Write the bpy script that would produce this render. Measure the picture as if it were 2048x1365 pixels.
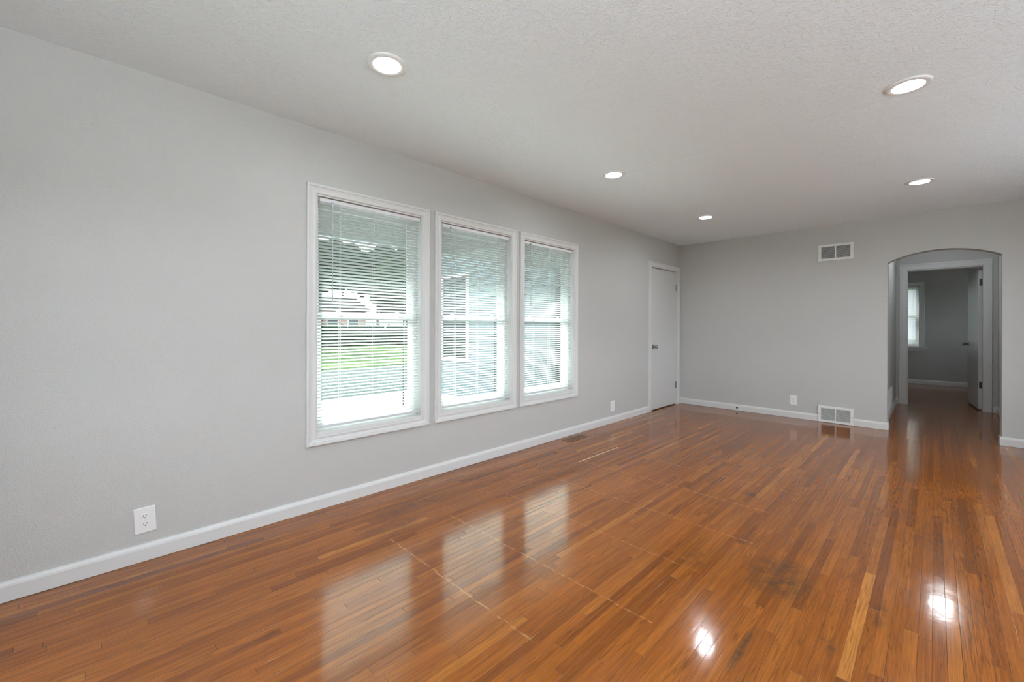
import bpy, bmesh, math, random
from mathutils import Vector, Matrix

for o in list(bpy.data.objects):
    bpy.data.objects.remove(o)
SC = bpy.context.scene
COL = SC.collection

# ------------------------------------------------------------------ camera
TH, ROLL = 0.78834, 0.003
CAM = Vector((2.78622, 0.0, 1.17624))
fw = Vector((-math.sin(TH), math.cos(TH), 0))
rt = Vector((math.cos(TH), math.sin(TH), 0))
up = Vector((0, 0, 1))
r2 = rt * math.cos(ROLL) + up * math.sin(ROLL)
u2 = -rt * math.sin(ROLL) + up * math.cos(ROLL)
cd = bpy.data.cameras.new('camera')
cam = bpy.data.objects.new('camera', cd)
COL.objects.link(cam)
mw = Matrix.Identity(4)
for i in range(3):
    mw[i][0], mw[i][1], mw[i][2], mw[i][3] = r2[i], u2[i], -fw[i], CAM[i]
cam.matrix_world = mw
cd.sensor_fit = 'HORIZONTAL'
cd.sensor_width = 36.0
cd.lens = 841.161 * 36.0 / 2048.0
cd.shift_y = -(682.5 - 653.697) / 2048.0
cd.clip_start = 0.02
SC.camera = cam

# ------------------------------------------------------------------ sky and exposure
W = bpy.data.worlds.new('overcast_sky')
SC.world = W
W.use_nodes = True
bg = W.node_tree.nodes['Background']
# overcast, plus a brighter sky lobe added behind and right to light the room
SKY, GLOW, UPLIGHT = 2.6, 4.6, 104.0
_nt = W.node_tree
_tc = _nt.nodes.new('ShaderNodeTexCoord')
_dot = _nt.nodes.new('ShaderNodeVectorMath'); _dot.operation = 'DOT_PRODUCT'
_nt.links.new(_tc.outputs['Generated'], _dot.inputs[0])
_dot.inputs[1].default_value = Vector((0.75, -0.40, 0.50)).normalized()
_mr = _nt.nodes.new('ShaderNodeMapRange'); _mr.interpolation_type = 'SMOOTHSTEP'
_nt.links.new(_dot.outputs['Value'], _mr.inputs[0])
_mr.inputs[1].default_value = 0.35
_mr.inputs[2].default_value = 1.0
_mr.inputs[3].default_value = SKY
_mr.inputs[4].default_value = SKY + GLOW
_nt.links.new(_mr.outputs[0], bg.inputs['Strength'])
bg.inputs['Color'].default_value = (0.87, 0.97, 1.06, 1)
# hazy sun on the front of the house: it falls on the porch and the outer side of the blinds
_sd = bpy.data.lights.new('sun', 'SUN')
_sd.energy = 20.0
_sd.angle = math.radians(20)
_sd.color = (1.0, 0.97, 0.93)
sun = bpy.data.objects.new('sun', _sd)
COL.objects.link(sun)
_e, _a = math.radians(29), math.radians(-4)
sun.rotation_euler = Vector((math.cos(_e) * math.cos(_a), math.cos(_e) * math.sin(_a), -math.sin(_e))).to_track_quat('-Z', 'Y').to_euler()
SC.view_settings.view_transform = 'Standard'
SC.view_settings.look = 'None'
SC.view_settings.exposure = 0.27
SC.view_settings.gamma = 1.0
SC.view_settings.use_curve_mapping = False
SC.cycles.max_bounces = 8
SC.cycles.use_adaptive_sampling = True
SC.cycles.adaptive_threshold = 0.05
SC.cycles.diffuse_bounces = 5
SC.cycles.glossy_bounces = 3
SC.cycles.transmission_bounces = 6
SC.cycles.transparent_max_bounces = 12
SC.cycles.sample_clamp_indirect = 6.0
SC.cycles.caustics_reflective = False
SC.cycles.caustics_refractive = False
SC.cycles.use_denoising = True

# ------------------------------------------------------------------ dimensions (metres)
H = 2.44          # ceiling
D = 6.4528        # back wall
RX = 4.40         # right wall
RY = -0.90        # rear wall
HX0, HX1, HY = 2.36, 3.40, 8.85      # hallway side walls and end wall
BY0, BY1 = 8.97, 12.28               # bedroom
LT = 0.16         # outer wall thickness
AX0, AX1, ASP, ARISE = 2.40, 3.26, 1.918, 0.108   # arch
WINS = [(1.003, 1.792), (1.962, 2.758), (2.927, 3.722)]
WZ0, WZ1 = 0.472, 2.022

# ------------------------------------------------------------------ helpers
def setp(o, label=None, cat=None, group=None, kind=None):
    if label: o['label'] = label
    if cat: o['category'] = cat
    if group: o['group'] = group
    if kind: o['kind'] = kind
    return o

def empty(name, loc=(0, 0, 0), label=None, cat=None, group=None, kind=None, parent=None):
    o = bpy.data.objects.new(name, None)
    COL.objects.link(o)
    o.empty_display_size = 0.1
    o.location = loc
    if parent: o.parent = parent
    return setp(o, label, cat, group, kind)

def obj(name, bm, mat, parent=None, smooth=False, recalc=True, offset=None):
    """link a bmesh given in WORLD coordinates; a parent is an unrotated Empty"""
    if recalc:
        bmesh.ops.recalc_face_normals(bm, faces=bm.faces)
    if parent is not None:
        off = Vector((0, 0, 0))
        p = parent
        while p is not None:
            off += p.location
            p = p.parent
        bmesh.ops.translate(bm, verts=bm.verts, vec=-off)
    me = bpy.data.meshes.new(name)
    bm.to_mesh(me)
    bm.free()
    if mat: me.materials.append(mat)
    if smooth:
        for pl in me.polygons: pl.use_smooth = True
        if smooth is not True and hasattr(me, 'set_sharp_from_angle'):
            me.set_sharp_from_angle(angle=smooth)
    o = bpy.data.objects.new(name, me)
    COL.objects.link(o)
    if parent is not None: o.parent = parent
    return o

def box(bm, a, b, bevel=0.0):
    x0, y0, z0 = [min(p, q) for p, q in zip(a, b)]
    x1, y1, z1 = [max(p, q) for p, q in zip(a, b)]
    vs = [bm.verts.new(c) for c in ((x0, y0, z0), (x1, y0, z0), (x1, y1, z0), (x0, y1, z0),
                                    (x0, y0, z1), (x1, y0, z1), (x1, y1, z1), (x0, y1, z1))]
    fs = [bm.faces.new([vs[i] for i in f]) for f in
          ((0, 3, 2, 1), (4, 5, 6, 7), (0, 1, 5, 4), (1, 2, 6, 5), (2, 3, 7, 6), (3, 0, 4, 7))]
    if bevel > 0:
        es = list({e for f in fs for e in f.edges})
        bmesh.ops.bevel(bm, geom=es, offset=bevel, segments=2, profile=0.6, affect='EDGES')

def BX(a, b, bevel=0.0):
    bm = bmesh.new()
    box(bm, a, b, bevel)
    return bm

def lathe(bm, prof, origin, axis, seg=32, cap0=True, cap1=True):
    """prof: list of (distance along axis, radius)"""
    ax = Vector(axis).normalized()
    t = Vector((0, 0, 1)) if abs(ax.z) < 0.9 else Vector((1, 0, 0))
    a = ax.cross(t).normalized()
    b = ax.cross(a)
    rings = []
    for d, r in prof:
        rings.append([bm.verts.new(Vector(origin) + ax * d + (a * math.cos(2 * math.pi * i / seg) + b * math.sin(2 * math.pi * i / seg)) * r) for i in range(seg)])
    for k in range(len(rings) - 1):
        for i in range(seg):
            j = (i + 1) % seg
            bm.faces.new((rings[k][i], rings[k][j], rings[k + 1][j], rings[k + 1][i]))
    if cap0: bm.faces.new(rings[0])
    if cap1: bm.faces.new(list(reversed(rings[-1])))

# plane maps: (u along the wall, v up, w out of the wall into the room)
P_LEFT = lambda u, v, w: (w, u, v)
P_BACK = lambda u, v, w: (u, D - w, v)
P_HEND = lambda u, v, w: (u, HY - w, v)
P_HRIGHT = lambda u, v, w: (HX1 - w, u, v)
P_HLEFT = lambda u, v, w: (HX0 + w, u, v)
P_BED = lambda u, v, w: (u, BY1 - w, v)
P_RIGHT = lambda u, v, w: (RX - w, u, v)

def pbox(bm, M, a, b, bevel=0.0):
    box(bm, M(*a), M(*b), bevel)

def frame_sweep(bm, M, u0, v0, u1, v1, prof, bottom=True):
    """mitred moulding round a rectangle; prof = (distance outward from the edge, height off the wall)"""
    rings = []
    for d, h in prof:
        if bottom:
            pts = [(u0 - d, v0 - d), (u0 - d, v1 + d), (u1 + d, v1 + d), (u1 + d, v0 - d)]
        else:
            pts = [(u0 - d, v0), (u0 - d, v1 + d), (u1 + d, v1 + d), (u1 + d, v0)]
        rings.append([bm.verts.new(M(p[0], p[1], h)) for p in pts])
    n = len(prof)
    segs = range(4) if bottom else range(3)
    for k in range(n):
        kk = (k + 1) % n
        for i in segs:
            j = (i + 1) % 4
            bm.faces.new((rings[k][i], rings[k][j], rings[kk][j], rings[kk][i]))
    if not bottom:
        bm.faces.new([rings[k][0] for k in range(n)])
        bm.faces.new([rings[k][3] for k in range(n)])

def strip_sweep(bm, M, u0, u1, prof):
    """straight moulding along u; prof = (height v, off the wall w), closed"""
    A = [bm.verts.new(M(u0, v, w)) for v, w in prof]
    B = [bm.verts.new(M(u1, v, w)) for v, w in prof]
    n = len(prof)
    for k in range(n):
        kk = (k + 1) % n
        bm.faces.new((A[k], A[kk], B[kk], B[k]))
    bm.faces.new(A)
    bm.faces.new(list(reversed(B)))

def wall_grid(M, us, vs, holes, w0, w1):
    """solid wall between depth w0 and w1 with rectangular holes (u0,v0,u1,v1)"""
    bm = bmesh.new()
    us = sorted(set(us) | {h[0] for h in holes} | {h[2] for h in holes})
    vs = sorted(set(vs) | {h[1] for h in holes} | {h[3] for h in holes})
    V = {}
    def vert(i, j, k):
        if (i, j, k) not in V:
            V[(i, j, k)] = bm.verts.new(M(us[i], vs[j], (w0, w1)[k]))
        return V[(i, j, k)]
    def solid(i, j):
        if i < 0 or j < 0 or i >= len(us) - 1 or j >= len(vs) - 1: return False
        cu, cv = (us[i] + us[i + 1]) / 2, (vs[j] + vs[j + 1]) / 2
        return not any(h[0] < cu < h[2] and h[1] < cv < h[3] for h in holes)
    for i in range(len(us) - 1):
        for j in range(len(vs) - 1):
            if not solid(i, j): continue
            for k in (0, 1):
                bm.faces.new([vert(i, j, k), vert(i + 1, j, k), vert(i + 1, j + 1, k), vert(i, j + 1, k)])
            for di, dj, e in ((-1, 0, ((i, j), (i, j + 1))), (1, 0, ((i + 1, j), (i + 1, j + 1))),
                              (0, -1, ((i, j), (i + 1, j))), (0, 1, ((i, j + 1), (i + 1, j + 1)))):
                if not solid(i + di, j + dj):
                    p, q = e
                    bm.faces.new([vert(*p, 0), vert(*q, 0), vert(*q, 1), vert(*p, 1)])
    return bm

# ------------------------------------------------------------------ materials
class NT:
    def __init__(self, mat):
        self.t = mat.node_tree
    def n(self, typ, **kw):
        nd = self.t.nodes.new(typ)
        for k, v in kw.items(): setattr(nd, k, v)
        return nd
    def put(self, sock, v):
        if isinstance(v, bpy.types.NodeSocket): self.t.links.new(v, sock)
        elif v is not None: sock.default_value = v
    def m(self, op, a, b=None, c=None, clamp=False):
        nd = self.n('ShaderNodeMath', operation=op, use_clamp=clamp)
        for i, v in enumerate((a, b, c)):
            if v is not None: self.put(nd.inputs[i], v)
        return nd.outputs[0]
    def mix(self, fac, a, b, blend='MIX'):
        nd = self.n('ShaderNodeMix', data_type='RGBA', blend_type=blend)
        self.put(nd.inputs[0], fac)
        self.put(nd.inputs[6], a if isinstance(a, bpy.types.NodeSocket) else (*a, 1))
        self.put(nd.inputs[7], b if isinstance(b, bpy.types.NodeSocket) else (*b, 1))
        return nd.outputs[2]
    def smooth(self, v, lo, hi, to0=0.0, to1=1.0):
        nd = self.n('ShaderNodeMapRange', interpolation_type='SMOOTHSTEP')
        for i, x in enumerate((v, lo, hi, to0, to1)): self.put(nd.inputs[i], x)
        return nd.outputs[0]
    def comb(self, x, y, z):
        nd = self.n('ShaderNodeCombineXYZ')
        for i, v in enumerate((x, y, z)): self.put(nd.inputs[i], v)
        return nd.outputs[0]
    def noise(self, vec, scale, detail=2.0, rough=0.5, dist=0.0):
        nd = self.n('ShaderNodeTexNoise')
        self.put(nd.inputs['Vector'], vec)
        nd.inputs['Scale'].default_value = scale
        nd.inputs['Detail'].default_value = detail
        nd.inputs['Roughness'].default_value = rough
        nd.inputs['Distortion'].default_value = dist
        return nd.outputs[0]
    def white(self, dim, v):
        nd = self.n('ShaderNodeTexWhiteNoise', noise_dimensions=dim)
        self.put(nd.inputs['W' if dim == '1D' else 'Vector'], v)
        return nd.outputs['Value']
    def ramp(self, fac, stops):
        nd = self.n('ShaderNodeValToRGB')
        cr = nd.color_ramp
        while len(cr.elements) < len(stops): cr.elements.new(0.5)
        for e, (p, c) in zip(cr.elements, stops):
            e.position = p
            e.color = (*c, 1)
        self.put(nd.inputs[0], fac)
        return nd.outputs[0]
    def bump(self, h, strength=1.0, dist=1.0):
        nd = self.n('ShaderNodeBump')
        nd.inputs['Strength'].default_value = strength
        nd.inputs['Distance'].default_value = dist
        self.put(nd.inputs['Height'], h)
        return nd.outputs[0]

def mat(name, color=(0.8, 0.8, 0.8), rough=0.5, metal=0.0, spec=0.5, vary=0.03, vscale=6.0):
    m = bpy.data.materials.new(name)
    m.use_nodes = True
    b = m.node_tree.nodes['Principled BSDF']
    b.inputs['Roughness'].default_value = rough
    b.inputs['Metallic'].default_value = metal
    b.inputs['Specular IOR Level'].default_value = spec
    t = NT(m)
    pos = t.n('ShaderNodeNewGeometry').outputs['Position']
    f = t.noise(pos, vscale, 3.0)
    c0 = tuple(max(0, c * (1 - vary)) for c in color)
    c1 = tuple(min(1, c * (1 + vary)) for c in color)
    t.put(b.inputs['Base Color'], t.mix(f, c0, c1))
    return m, t, b, pos

def mat_wall(name, color, rough=0.62, scale=150, amp=0.0009):
    m, t, b, pos = mat(name, color, rough, vary=0.02, vscale=1.5)
    n1 = t.noise(pos, scale, 2.0, 0.55)
    n2 = t.noise(pos, scale * 0.35, 2.0, 0.5)
    h = t.m('ADD', t.m('MULTIPLY', t.smooth(n1, 0.42, 0.7), amp), t.m('MULTIPLY', n2, amp * 1.2))
    t.put(b.inputs['Normal'], t.bump(h, 0.8, 1.0))
    return m

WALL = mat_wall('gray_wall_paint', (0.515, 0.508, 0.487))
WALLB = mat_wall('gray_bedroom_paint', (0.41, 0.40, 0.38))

def mat_ceiling():
    m, t, b, pos = mat('knockdown_ceiling', (0.845, 0.918, 0.952), 0.8, vary=0.015, vscale=2.0)
    n1 = t.noise(pos, 42, 3.0, 0.6, 1.2)
    n2 = t.noise(pos, 110, 2.0, 0.5)
    sx = t.n('ShaderNodeSeparateXYZ'); t.put(sx.inputs[0], pos)
    seam = t.smooth(t.m('ABSOLUTE', t.m('SUBTRACT', sx.outputs[1], 3.13)), 0.0, 0.05, 1.0, 0.0)
    h = t.m('ADD', t.m('MULTIPLY', t.smooth(n1, 0.45, 0.62), 0.0011), t.m('MULTIPLY', n2, 0.0006))
    h = t.m('ADD', h, t.m('MULTIPLY', seam, -0.0022))
    t.put(b.inputs['Normal'], t.bump(h, 1.0, 1.0))
    return m
CEIL = mat_ceiling()

TRIM = mat('white_trim_paint', (0.66, 0.655, 0.64), 0.38, vary=0.012)[0]
DOORP = mat('white_door_paint', (0.60, 0.595, 0.58), 0.42, vary=0.015, vscale=3)[0]
VINYL = mat('white_vinyl', (0.82, 0.83, 0.82), 0.35, vary=0.01)[0]
PLATE = mat('white_plastic', (0.80, 0.80, 0.79), 0.3, vary=0.01)[0]
ENAMEL = mat('white_enamel_steel', (0.76, 0.76, 0.74), 0.35, vary=0.01)[0]
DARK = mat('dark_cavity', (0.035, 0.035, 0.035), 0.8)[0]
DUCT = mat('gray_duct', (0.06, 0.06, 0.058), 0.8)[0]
NICKEL = mat('brushed_nickel', (0.34, 0.33, 0.31), 0.28, 1.0)[0]
HINGE = mat('dark_hinge_steel', (0.09, 0.09, 0.09), 0.4, 0.8)[0]
HINGEP = mat('painted_hinge', (0.30, 0.30, 0.29), 0.4)[0]
BRONZE = mat('brown_register_steel', (0.20, 0.105, 0.055), 0.4, 0.3)[0]
RUBBER = mat('black_rubber', (0.012, 0.012, 0.012), 0.6)[0]
HEADR = mat('white_headrail_steel', (0.74, 0.74, 0.75), 0.35, vary=0.01)[0]
RAILG = mat('backlit_gray_rail', (0.60, 0.61, 0.62), 0.4, vary=0.01)[0]  # grayed: the bottom rail's backlit shade is put into its colour
CORD = mat('white_cord', (0.80, 0.80, 0.78), 0.7)[0]
WAND = mat('clear_gray_wand', (0.45, 0.48, 0.48), 0.2)[0]
BRACK = mat('gray_bracket_steel', (0.30, 0.30, 0.29), 0.4, 0.5)[0]

def mat_slat():
    m = bpy.data.materials.new('translucent_white_slat')
    m.use_nodes = True
    t = NT(m)
    nt = m.node_tree
    b = nt.nodes['Principled BSDF']
    b.inputs['Base Color'].default_value = (0.86, 0.87, 0.86, 1)
    b.inputs['Roughness'].default_value = 0.4
    tr = t.n('ShaderNodeBsdfTranslucent')
    tr.inputs['Color'].default_value = (0.85, 0.88, 0.87, 1)
    mx = t.n('ShaderNodeMixShader')
    mx.inputs[0].default_value = 0.55
    nt.links.new(b.outputs[0], mx.inputs[1])
    nt.links.new(tr.outputs[0], mx.inputs[2])
    nt.links.new(mx.outputs[0], nt.nodes['Material Output'].inputs[0])
    return m
SLAT = mat_slat()

def mat_glass(nm='window_glass', tint=(0.90, 0.965, 0.955)):
    m = bpy.data.materials.new(nm)
    m.use_nodes = True
    t = NT(m)
    nt = m.node_tree
    nt.nodes.remove(nt.nodes['Principled BSDF'])
    tp = t.n('ShaderNodeBsdfTransparent')
    tp.inputs[0].default_value = (*tint, 1)
    gl = t.n('ShaderNodeBsdfGlossy')
    gl.inputs['Roughness'].default_value = 0.02
    fr = t.n('ShaderNodeFresnel')
    fr.inputs[0].default_value = 1.5
    mx = t.n('ShaderNodeMixShader')
    geo = t.n('ShaderNodeNewGeometry')
    t.put(mx.inputs[0], t.m('MULTIPLY', fr.outputs[0], t.m('SUBTRACT', 1.0, geo.outputs['Backfacing'])))
    nt.links.new(tp.outputs[0], mx.inputs[1])
    nt.links.new(gl.outputs[0], mx.inputs[2])
    nt.links.new(mx.outputs[0], nt.nodes['Material Output'].inputs[0])
    return m
GLASS = mat_glass()
CLEAR = mat_glass('clear_glass', (0.97, 0.97, 0.97))

def mat_emit(name, color, strength):
    m = bpy.data.materials.new(name)
    m.use_nodes = True
    b = m.node_tree.nodes['Principled BSDF']
    b.inputs['Base Color'].default_value = (0.9, 0.9, 0.9, 1)
    b.inputs['Emission Color'].default_value = (*color, 1)
    b.inputs['Emission Strength'].default_value = strength
    return m
LENS = mat_emit('lit_lamp_lens', (0.90, 0.97, 1.04), 150.0)
LENSH = mat_emit('lit_hall_lamp_glass', (0.90, 0.97, 1.03), 44.0)

BW = 0.0381
def mat_floor():
    m = bpy.data.materials.new('oak_strip_floor')
    m.use_nodes = True
    t = NT(m)
    b = m.node_tree.nodes['Principled BSDF']
    pos = t.n('ShaderNodeNewGeometry').outputs['Position']
    s = t.n('ShaderNodeSeparateXYZ'); t.put(s.inputs[0], pos)
    x, y = s.outputs[0], s.outputs[1]
    xr = t.m('DIVIDE', x, BW)
    row = t.m('FLOOR', xr)
    fx = t.m('SUBTRACT', xr, row)
    r1 = t.white('1D', row)
    r2_ = t.white('1D', t.m('ADD', row, 311.7))
    ln = t.m('ADD', t.m('MULTIPLY', r2_, 0.75), 0.65)
    yr = t.m('DIVIDE', t.m('ADD', y, t.m('MULTIPLY', r1, 7.3)), ln)
    cell = t.m('FLOOR', yr)
    fy = t.m('SUBTRACT', yr, cell)
    idv = t.comb(row, cell, 0.0)
    k1 = t.white('3D', idv)
    k2 = t.white('3D', t.comb(row, cell, 5.5))
    k3 = t.white('3D', t.comb(row, cell, 9.5))
    # board tone
    base = t.ramp(k1, [(0.0, (0.195, 0.055, 0.0085)), (0.15, (0.250, 0.071, 0.0095)), (0.55, (0.290, 0.085, 0.0110)),
                       (0.90, (0.325, 0.100, 0.0140)), (0.97, (0.37, 0.125, 0.019)), (1.0, (0.45, 0.168, 0.032))])
    # grain: fine streaks and cathedral bands, shifted board by board
    gv = t.comb(t.m('ADD', x, t.m('MULTIPLY', k2, 13.0)), t.m('MULTIPLY', y, 0.018), t.m('MULTIPLY', k3, 40.0))
    g1 = t.noise(gv, 430.0, 3.0, 0.6)
    gv2 = t.comb(t.m('ADD', x, t.m('MULTIPLY', k3, 7.0)), t.m('MULTIPLY', y, 0.040), t.m('MULTIPLY', k2, 25.0))
    g2 = t.noise(gv2, 40.0, 2.0, 0.45, 0.15)
    band = t.m('PINGPONG', t.m('MULTIPLY', g2, 9.0), 0.5)
    bandf = t.smooth(band, 0.0, 0.22, 0.0, 1.0)
    g3 = t.noise(t.comb(t.m('ADD', x, t.m('MULTIPLY', k1, 5.0)), t.m('MULTIPLY', y, 0.03), 2.0), 95.0, 3.0, 0.6)
    grain = t.m('ADD', t.smooth(g1, 0.3, 0.7, 0.80, 1.10), t.m('MULTIPLY', t.m('SUBTRACT', bandf, 1.0), t.smooth(k3, 0.35, 0.9, 0.05, 0.30)))
    grain = t.m('MULTIPLY', grain, t.smooth(g3, 0.32, 0.66, 0.82, 1.07))
    big = t.smooth(t.noise(pos, 1.1, 3.0, 0.6), 0.3, 0.7, 0.88, 1.08)
    mul = t.m('MULTIPLY', grain, big)
    mulc = t.n('ShaderNodeCombineColor')
    for i in range(3): t.put(mulc.inputs[i], mul)
    col = t.mix(1.0, base, mulc.outputs[0], 'MULTIPLY')
    # a few very dark heart-wood boards
    col = t.mix(t.m('MULTIPLY', t.smooth(k2, 0.965, 0.995), t.smooth(g3, 0.52, 0.40)), col, (0.085, 0.030, 0.012))
    # dark stains where furniture stood
    st = None
    for (sx, sy, rx, ry, a) in ((2.27, 2.30, 0.17, 0.26, 0.75), (2.06, 2.57, 0.07, 0.10, 0.5), (1.92, 2.19, 0.09, 0.14, 0.4),
                                (0.37, 1.46, 0.10, 0.35, 0.55), (1.87, 3.27, 0.05, 0.07, 0.6), (2.63, 2.30, 0.04, 0.16, 0.5),
                                (0.55, 1.25, 0.12, 0.25, 0.35), (1.35, 1.75, 0.05, 0.3, 0.45), (2.29, 1.67, 0.02, 0.22, 0.8),
                                (2.52, 1.9, 0.02, 0.05, 0.8), (2.75, 3.3, 0.12, 0.2, 0.3), (2.9, 3.9, 0.15, 0.4, 0.3)):
        dx = t.m('DIVIDE', t.m('SUBTRACT', x, sx), rx)
        dy = t.m('DIVIDE', t.m('SUBTRACT', y, sy), ry)
        dd = t.m('ADD', t.m('MULTIPLY', dx, dx), t.m('MULTIPLY', dy, dy))
        v = t.smooth(dd, 0.0, 1.0, a, 0.0)
        st = v if st is None else t.m('MAXIMUM', st, v)
    sn = t.smooth(t.noise(pos, 16.0, 4.0, 0.65), 0.32, 0.68, 0.15, 1.0)
    col = t.mix(t.m('MULTIPLY', st, sn), col, (0.052, 0.030, 0.014))
    # light worn lines across the boards
    ln_ = None
    for (yy, x0, x1, a) in ((1.165, 0.66, 1.75, 0.50), (1.575, 0.66, 2.0, 0.50), (2.06, 0.66, 2.0, 0.35), (2.545, 0.68, 2.09, 0.50), (3.04, 0.60, 2.07, 0.62), (3.52, 0.61, 2.05, 0.55)):
        d = t.m('ABSOLUTE', t.m('SUBTRACT', y, t.m('ADD', yy, t.m('MULTIPLY', t.m('SUBTRACT', k3, 0.5), 0.006))))
        v = t.m('MULTIPLY', t.smooth(d, 0.001, 0.0062, a, 0.0), t.m('MULTIPLY', t.m('GREATER_THAN', x, x0), t.m('LESS_THAN', x, x1)))
        ln_ = v if ln_ is None else t.m('MAXIMUM', ln_, v)
    dash = t.smooth(t.noise(t.comb(t.m('MULTIPLY', x, 1.0), t.m('MULTIPLY', y, 2.0), 3.0), 26.0, 2.0), 0.40, 0.60, 0.08, 1.0)
    col = t.mix(t.m('MULTIPLY', ln_, dash), col, (0.58, 0.28, 0.10))
    # pale scraped edge
    sc = t.m('MULTIPLY', t.smooth(t.m('ABSOLUTE', t.m('SUBTRACT', x, 0.605)), 0.002, 0.0055, 1.0, 0.0),
             t.m('MULTIPLY', t.m('GREATER_THAN', y, 3.0), t.m('LESS_THAN', y, 3.64)))
    col = t.mix(sc, col, (0.85, 0.62, 0.42))
    # seams
    ex = t.m('MULTIPLY', t.m('MINIMUM', fx, t.m('SUBTRACT', 1.0, fx)), BW)
    ey = t.m('MULTIPLY', t.m('MINIMUM', fy, t.m('SUBTRACT', 1.0, fy)), ln)
    gapx = t.m('MULTIPLY', t.smooth(ex, 0.0002, 0.0009, 1.0, 0.0), t.smooth(t.white('1D', t.m('ROUND', xr)), 0.1, 0.9, 0.25, 0.9))
    gapy = t.smooth(ey, 0.0003, 0.0011, 0.9, 0.0)
    gap = t.m('MAXIMUM', gapx, gapy)
    col = t.mix(gap, col, (0.035, 0.014, 0.007))
    t.put(b.inputs['Base Color'], col)
    # relief: cupped boards, each a little out of level, and a wavy varnish
    c0 = t.m('SUBTRACT', fx, 0.5)
    tilt = t.m('MULTIPLY', t.m('MULTIPLY', c0, t.m('SUBTRACT', k2, 0.5)), 0.00025)
    cup = t.m('MULTIPLY', t.m('MULTIPLY', c0, c0), -0.00014)
    wav = t.m('MULTIPLY', t.noise(pos, 7.0, 2.0), 0.0006)
    wav2 = t.m('MULTIPLY', t.noise(pos, 55.0, 2.0), 0.00011)
    hgt = t.m('ADD', t.m('ADD', tilt, cup), t.m('ADD', wav, wav2))
    hgt = t.m('SUBTRACT', hgt, t.m('MULTIPLY', gap, 0.0003))
    nrm = t.bump(hgt, 1.0, 1.0)
    t.put(b.inputs['Normal'], nrm)
    t.put(b.inputs['Coat Normal'], nrm)
    wear = t.noise(pos, 2.3, 4.0, 0.6)
    t.put(b.inputs['Roughness'], t.smooth(wear, 0.3, 0.7, 0.34, 0.5))
    b.inputs['Specular IOR Level'].default_value = 0.0
    b.inputs['Coat Weight'].default_value = 1.0
    t.put(b.inputs['Coat Roughness'], t.smooth(wear, 0.3, 0.7, 0.09, 0.15))
    b.inputs['Coat IOR'].default_value = 1.48
    return m
FLOOR = mat_floor()

# ------------------------------------------------------------------ room shell
def struct(name, bm, m, label=None):
    o = obj(name, bm, m)
    o['kind'] = 'structure'
    return o

struct('floor', BX((-0.02, RY - 0.1, -0.12), (4.75, BY1 + 0.02, 0.0)), FLOOR)
struct('ceiling', BX((-LT, RY - LT, H), (4.9, BY1 + LT, H + 0.2)), CEIL)

DR0, DR1, DRZ = 5.492, 6.312, 2.035        # closet door opening (jamb to jamb)
struct('wall_left', wall_grid(P_LEFT, [RY - LT, D], [-0.2, H],
       [(a, WZ0, b, WZ1) for a, b in WINS] + [(DR0, -0.2, DR1, DRZ)], 0.0, -LT), WALL)

# back wall with the arched opening
def back_wall():
    bm = bmesh.new()
    T = 0.13
    def quad(*p): bm.faces.new([bm.verts.new(q) for q in p])
    n = 28
    xs = [AX0 + (AX1 - AX0) * i / n for i in range(n + 1)]
    zs = []
    for x in xs:
        q = (x - (AX0 + AX1) / 2) / ((AX1 - AX0) / 2)
        zs.append(ASP + ARISE * max(0.0, 1 - q * q) ** 0.88)
    R = RX + 0.9
    for yy in (D, D + T):
        quad((-LT, yy, -0.1), (AX0, yy, -0.1), (AX0, yy, ASP), (-LT, yy, ASP))
        quad((-LT, yy, ASP), (AX0, yy, ASP), (AX0, yy, H), (-LT, yy, H))
        quad((AX1, yy, -0.1), (R, yy, -0.1), (R, yy, ASP), (AX1, yy, ASP))
        quad((AX1, yy, ASP), (R, yy, ASP), (R, yy, H), (AX1, yy, H))
        for i in range(n):
            quad((xs[i], yy, zs[i]), (xs[i + 1], yy, zs[i + 1]), (xs[i + 1], yy, H), (xs[i], yy, H))
    for i in range(n):
        quad((xs[i], D, zs[i]), (xs[i + 1], D, zs[i + 1]), (xs[i + 1], D + T, zs[i + 1]), (xs[i], D + T, zs[i]))
    for xx in (AX0, AX1):
        quad((xx, D, -0.1), (xx, D + T, -0.1), (xx, D + T, ASP), (xx, D, ASP))
    for xx in (-LT, R):
        quad((xx, D, -0.1), (xx, D + T, -0.1), (xx, D + T, H), (xx, D, H))
    quad((-LT, D, H), (R, D, H), (R, D + T, H), (-LT, D + T, H))
    bmesh.ops.remove_doubles(bm, verts=bm.verts, dist=1e-5)
    return bm
struct('wall_back', back_wall(), WALL)

RWINS = [(0.70, 2.50), (3.00, 5.20)]
struct('wall_right', wall_grid(P_RIGHT, [RY - LT, D], [-0.1, H], [(a, 0.60, b, 2.10) for a, b in RWINS], 0.0, -LT), WALL)
REARW = (1.0, 2.2)
P_REAR = lambda u, v, w: (u, RY + w, v)
struct('wall_rear', wall_grid(P_REAR, [-LT, RX + LT], [-0.1, H], [(REARW[0], 0.70, REARW[1], 2.10)], 0.0, -LT), WALL)
# hallway
struct('wall_hall_left', BX((HX0 - 0.1, D + 0.13, -0.1), (HX0, HY + 0.12, H)), WALL)
RD0, RD1, RDZ = 7.56, 8.36, 2.035          # hallway side door
struct('wall_hall_right', wall_grid(P_HRIGHT, [D + 0.13, HY + 0.12], [-0.1, H], [(RD0, -0.1, RD1, RDZ)], 0.0, -0.12), WALL)
BD0, BD1, BDZ = 2.476, 3.266, 2.065        # bedroom door opening
struct('wall_hall_end', wall_grid(P_HEND, [0.9, 4.3], [-0.1, H], [(BD0, -0.1, BD1, BDZ)], 0.0, -0.12), WALL)
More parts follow.
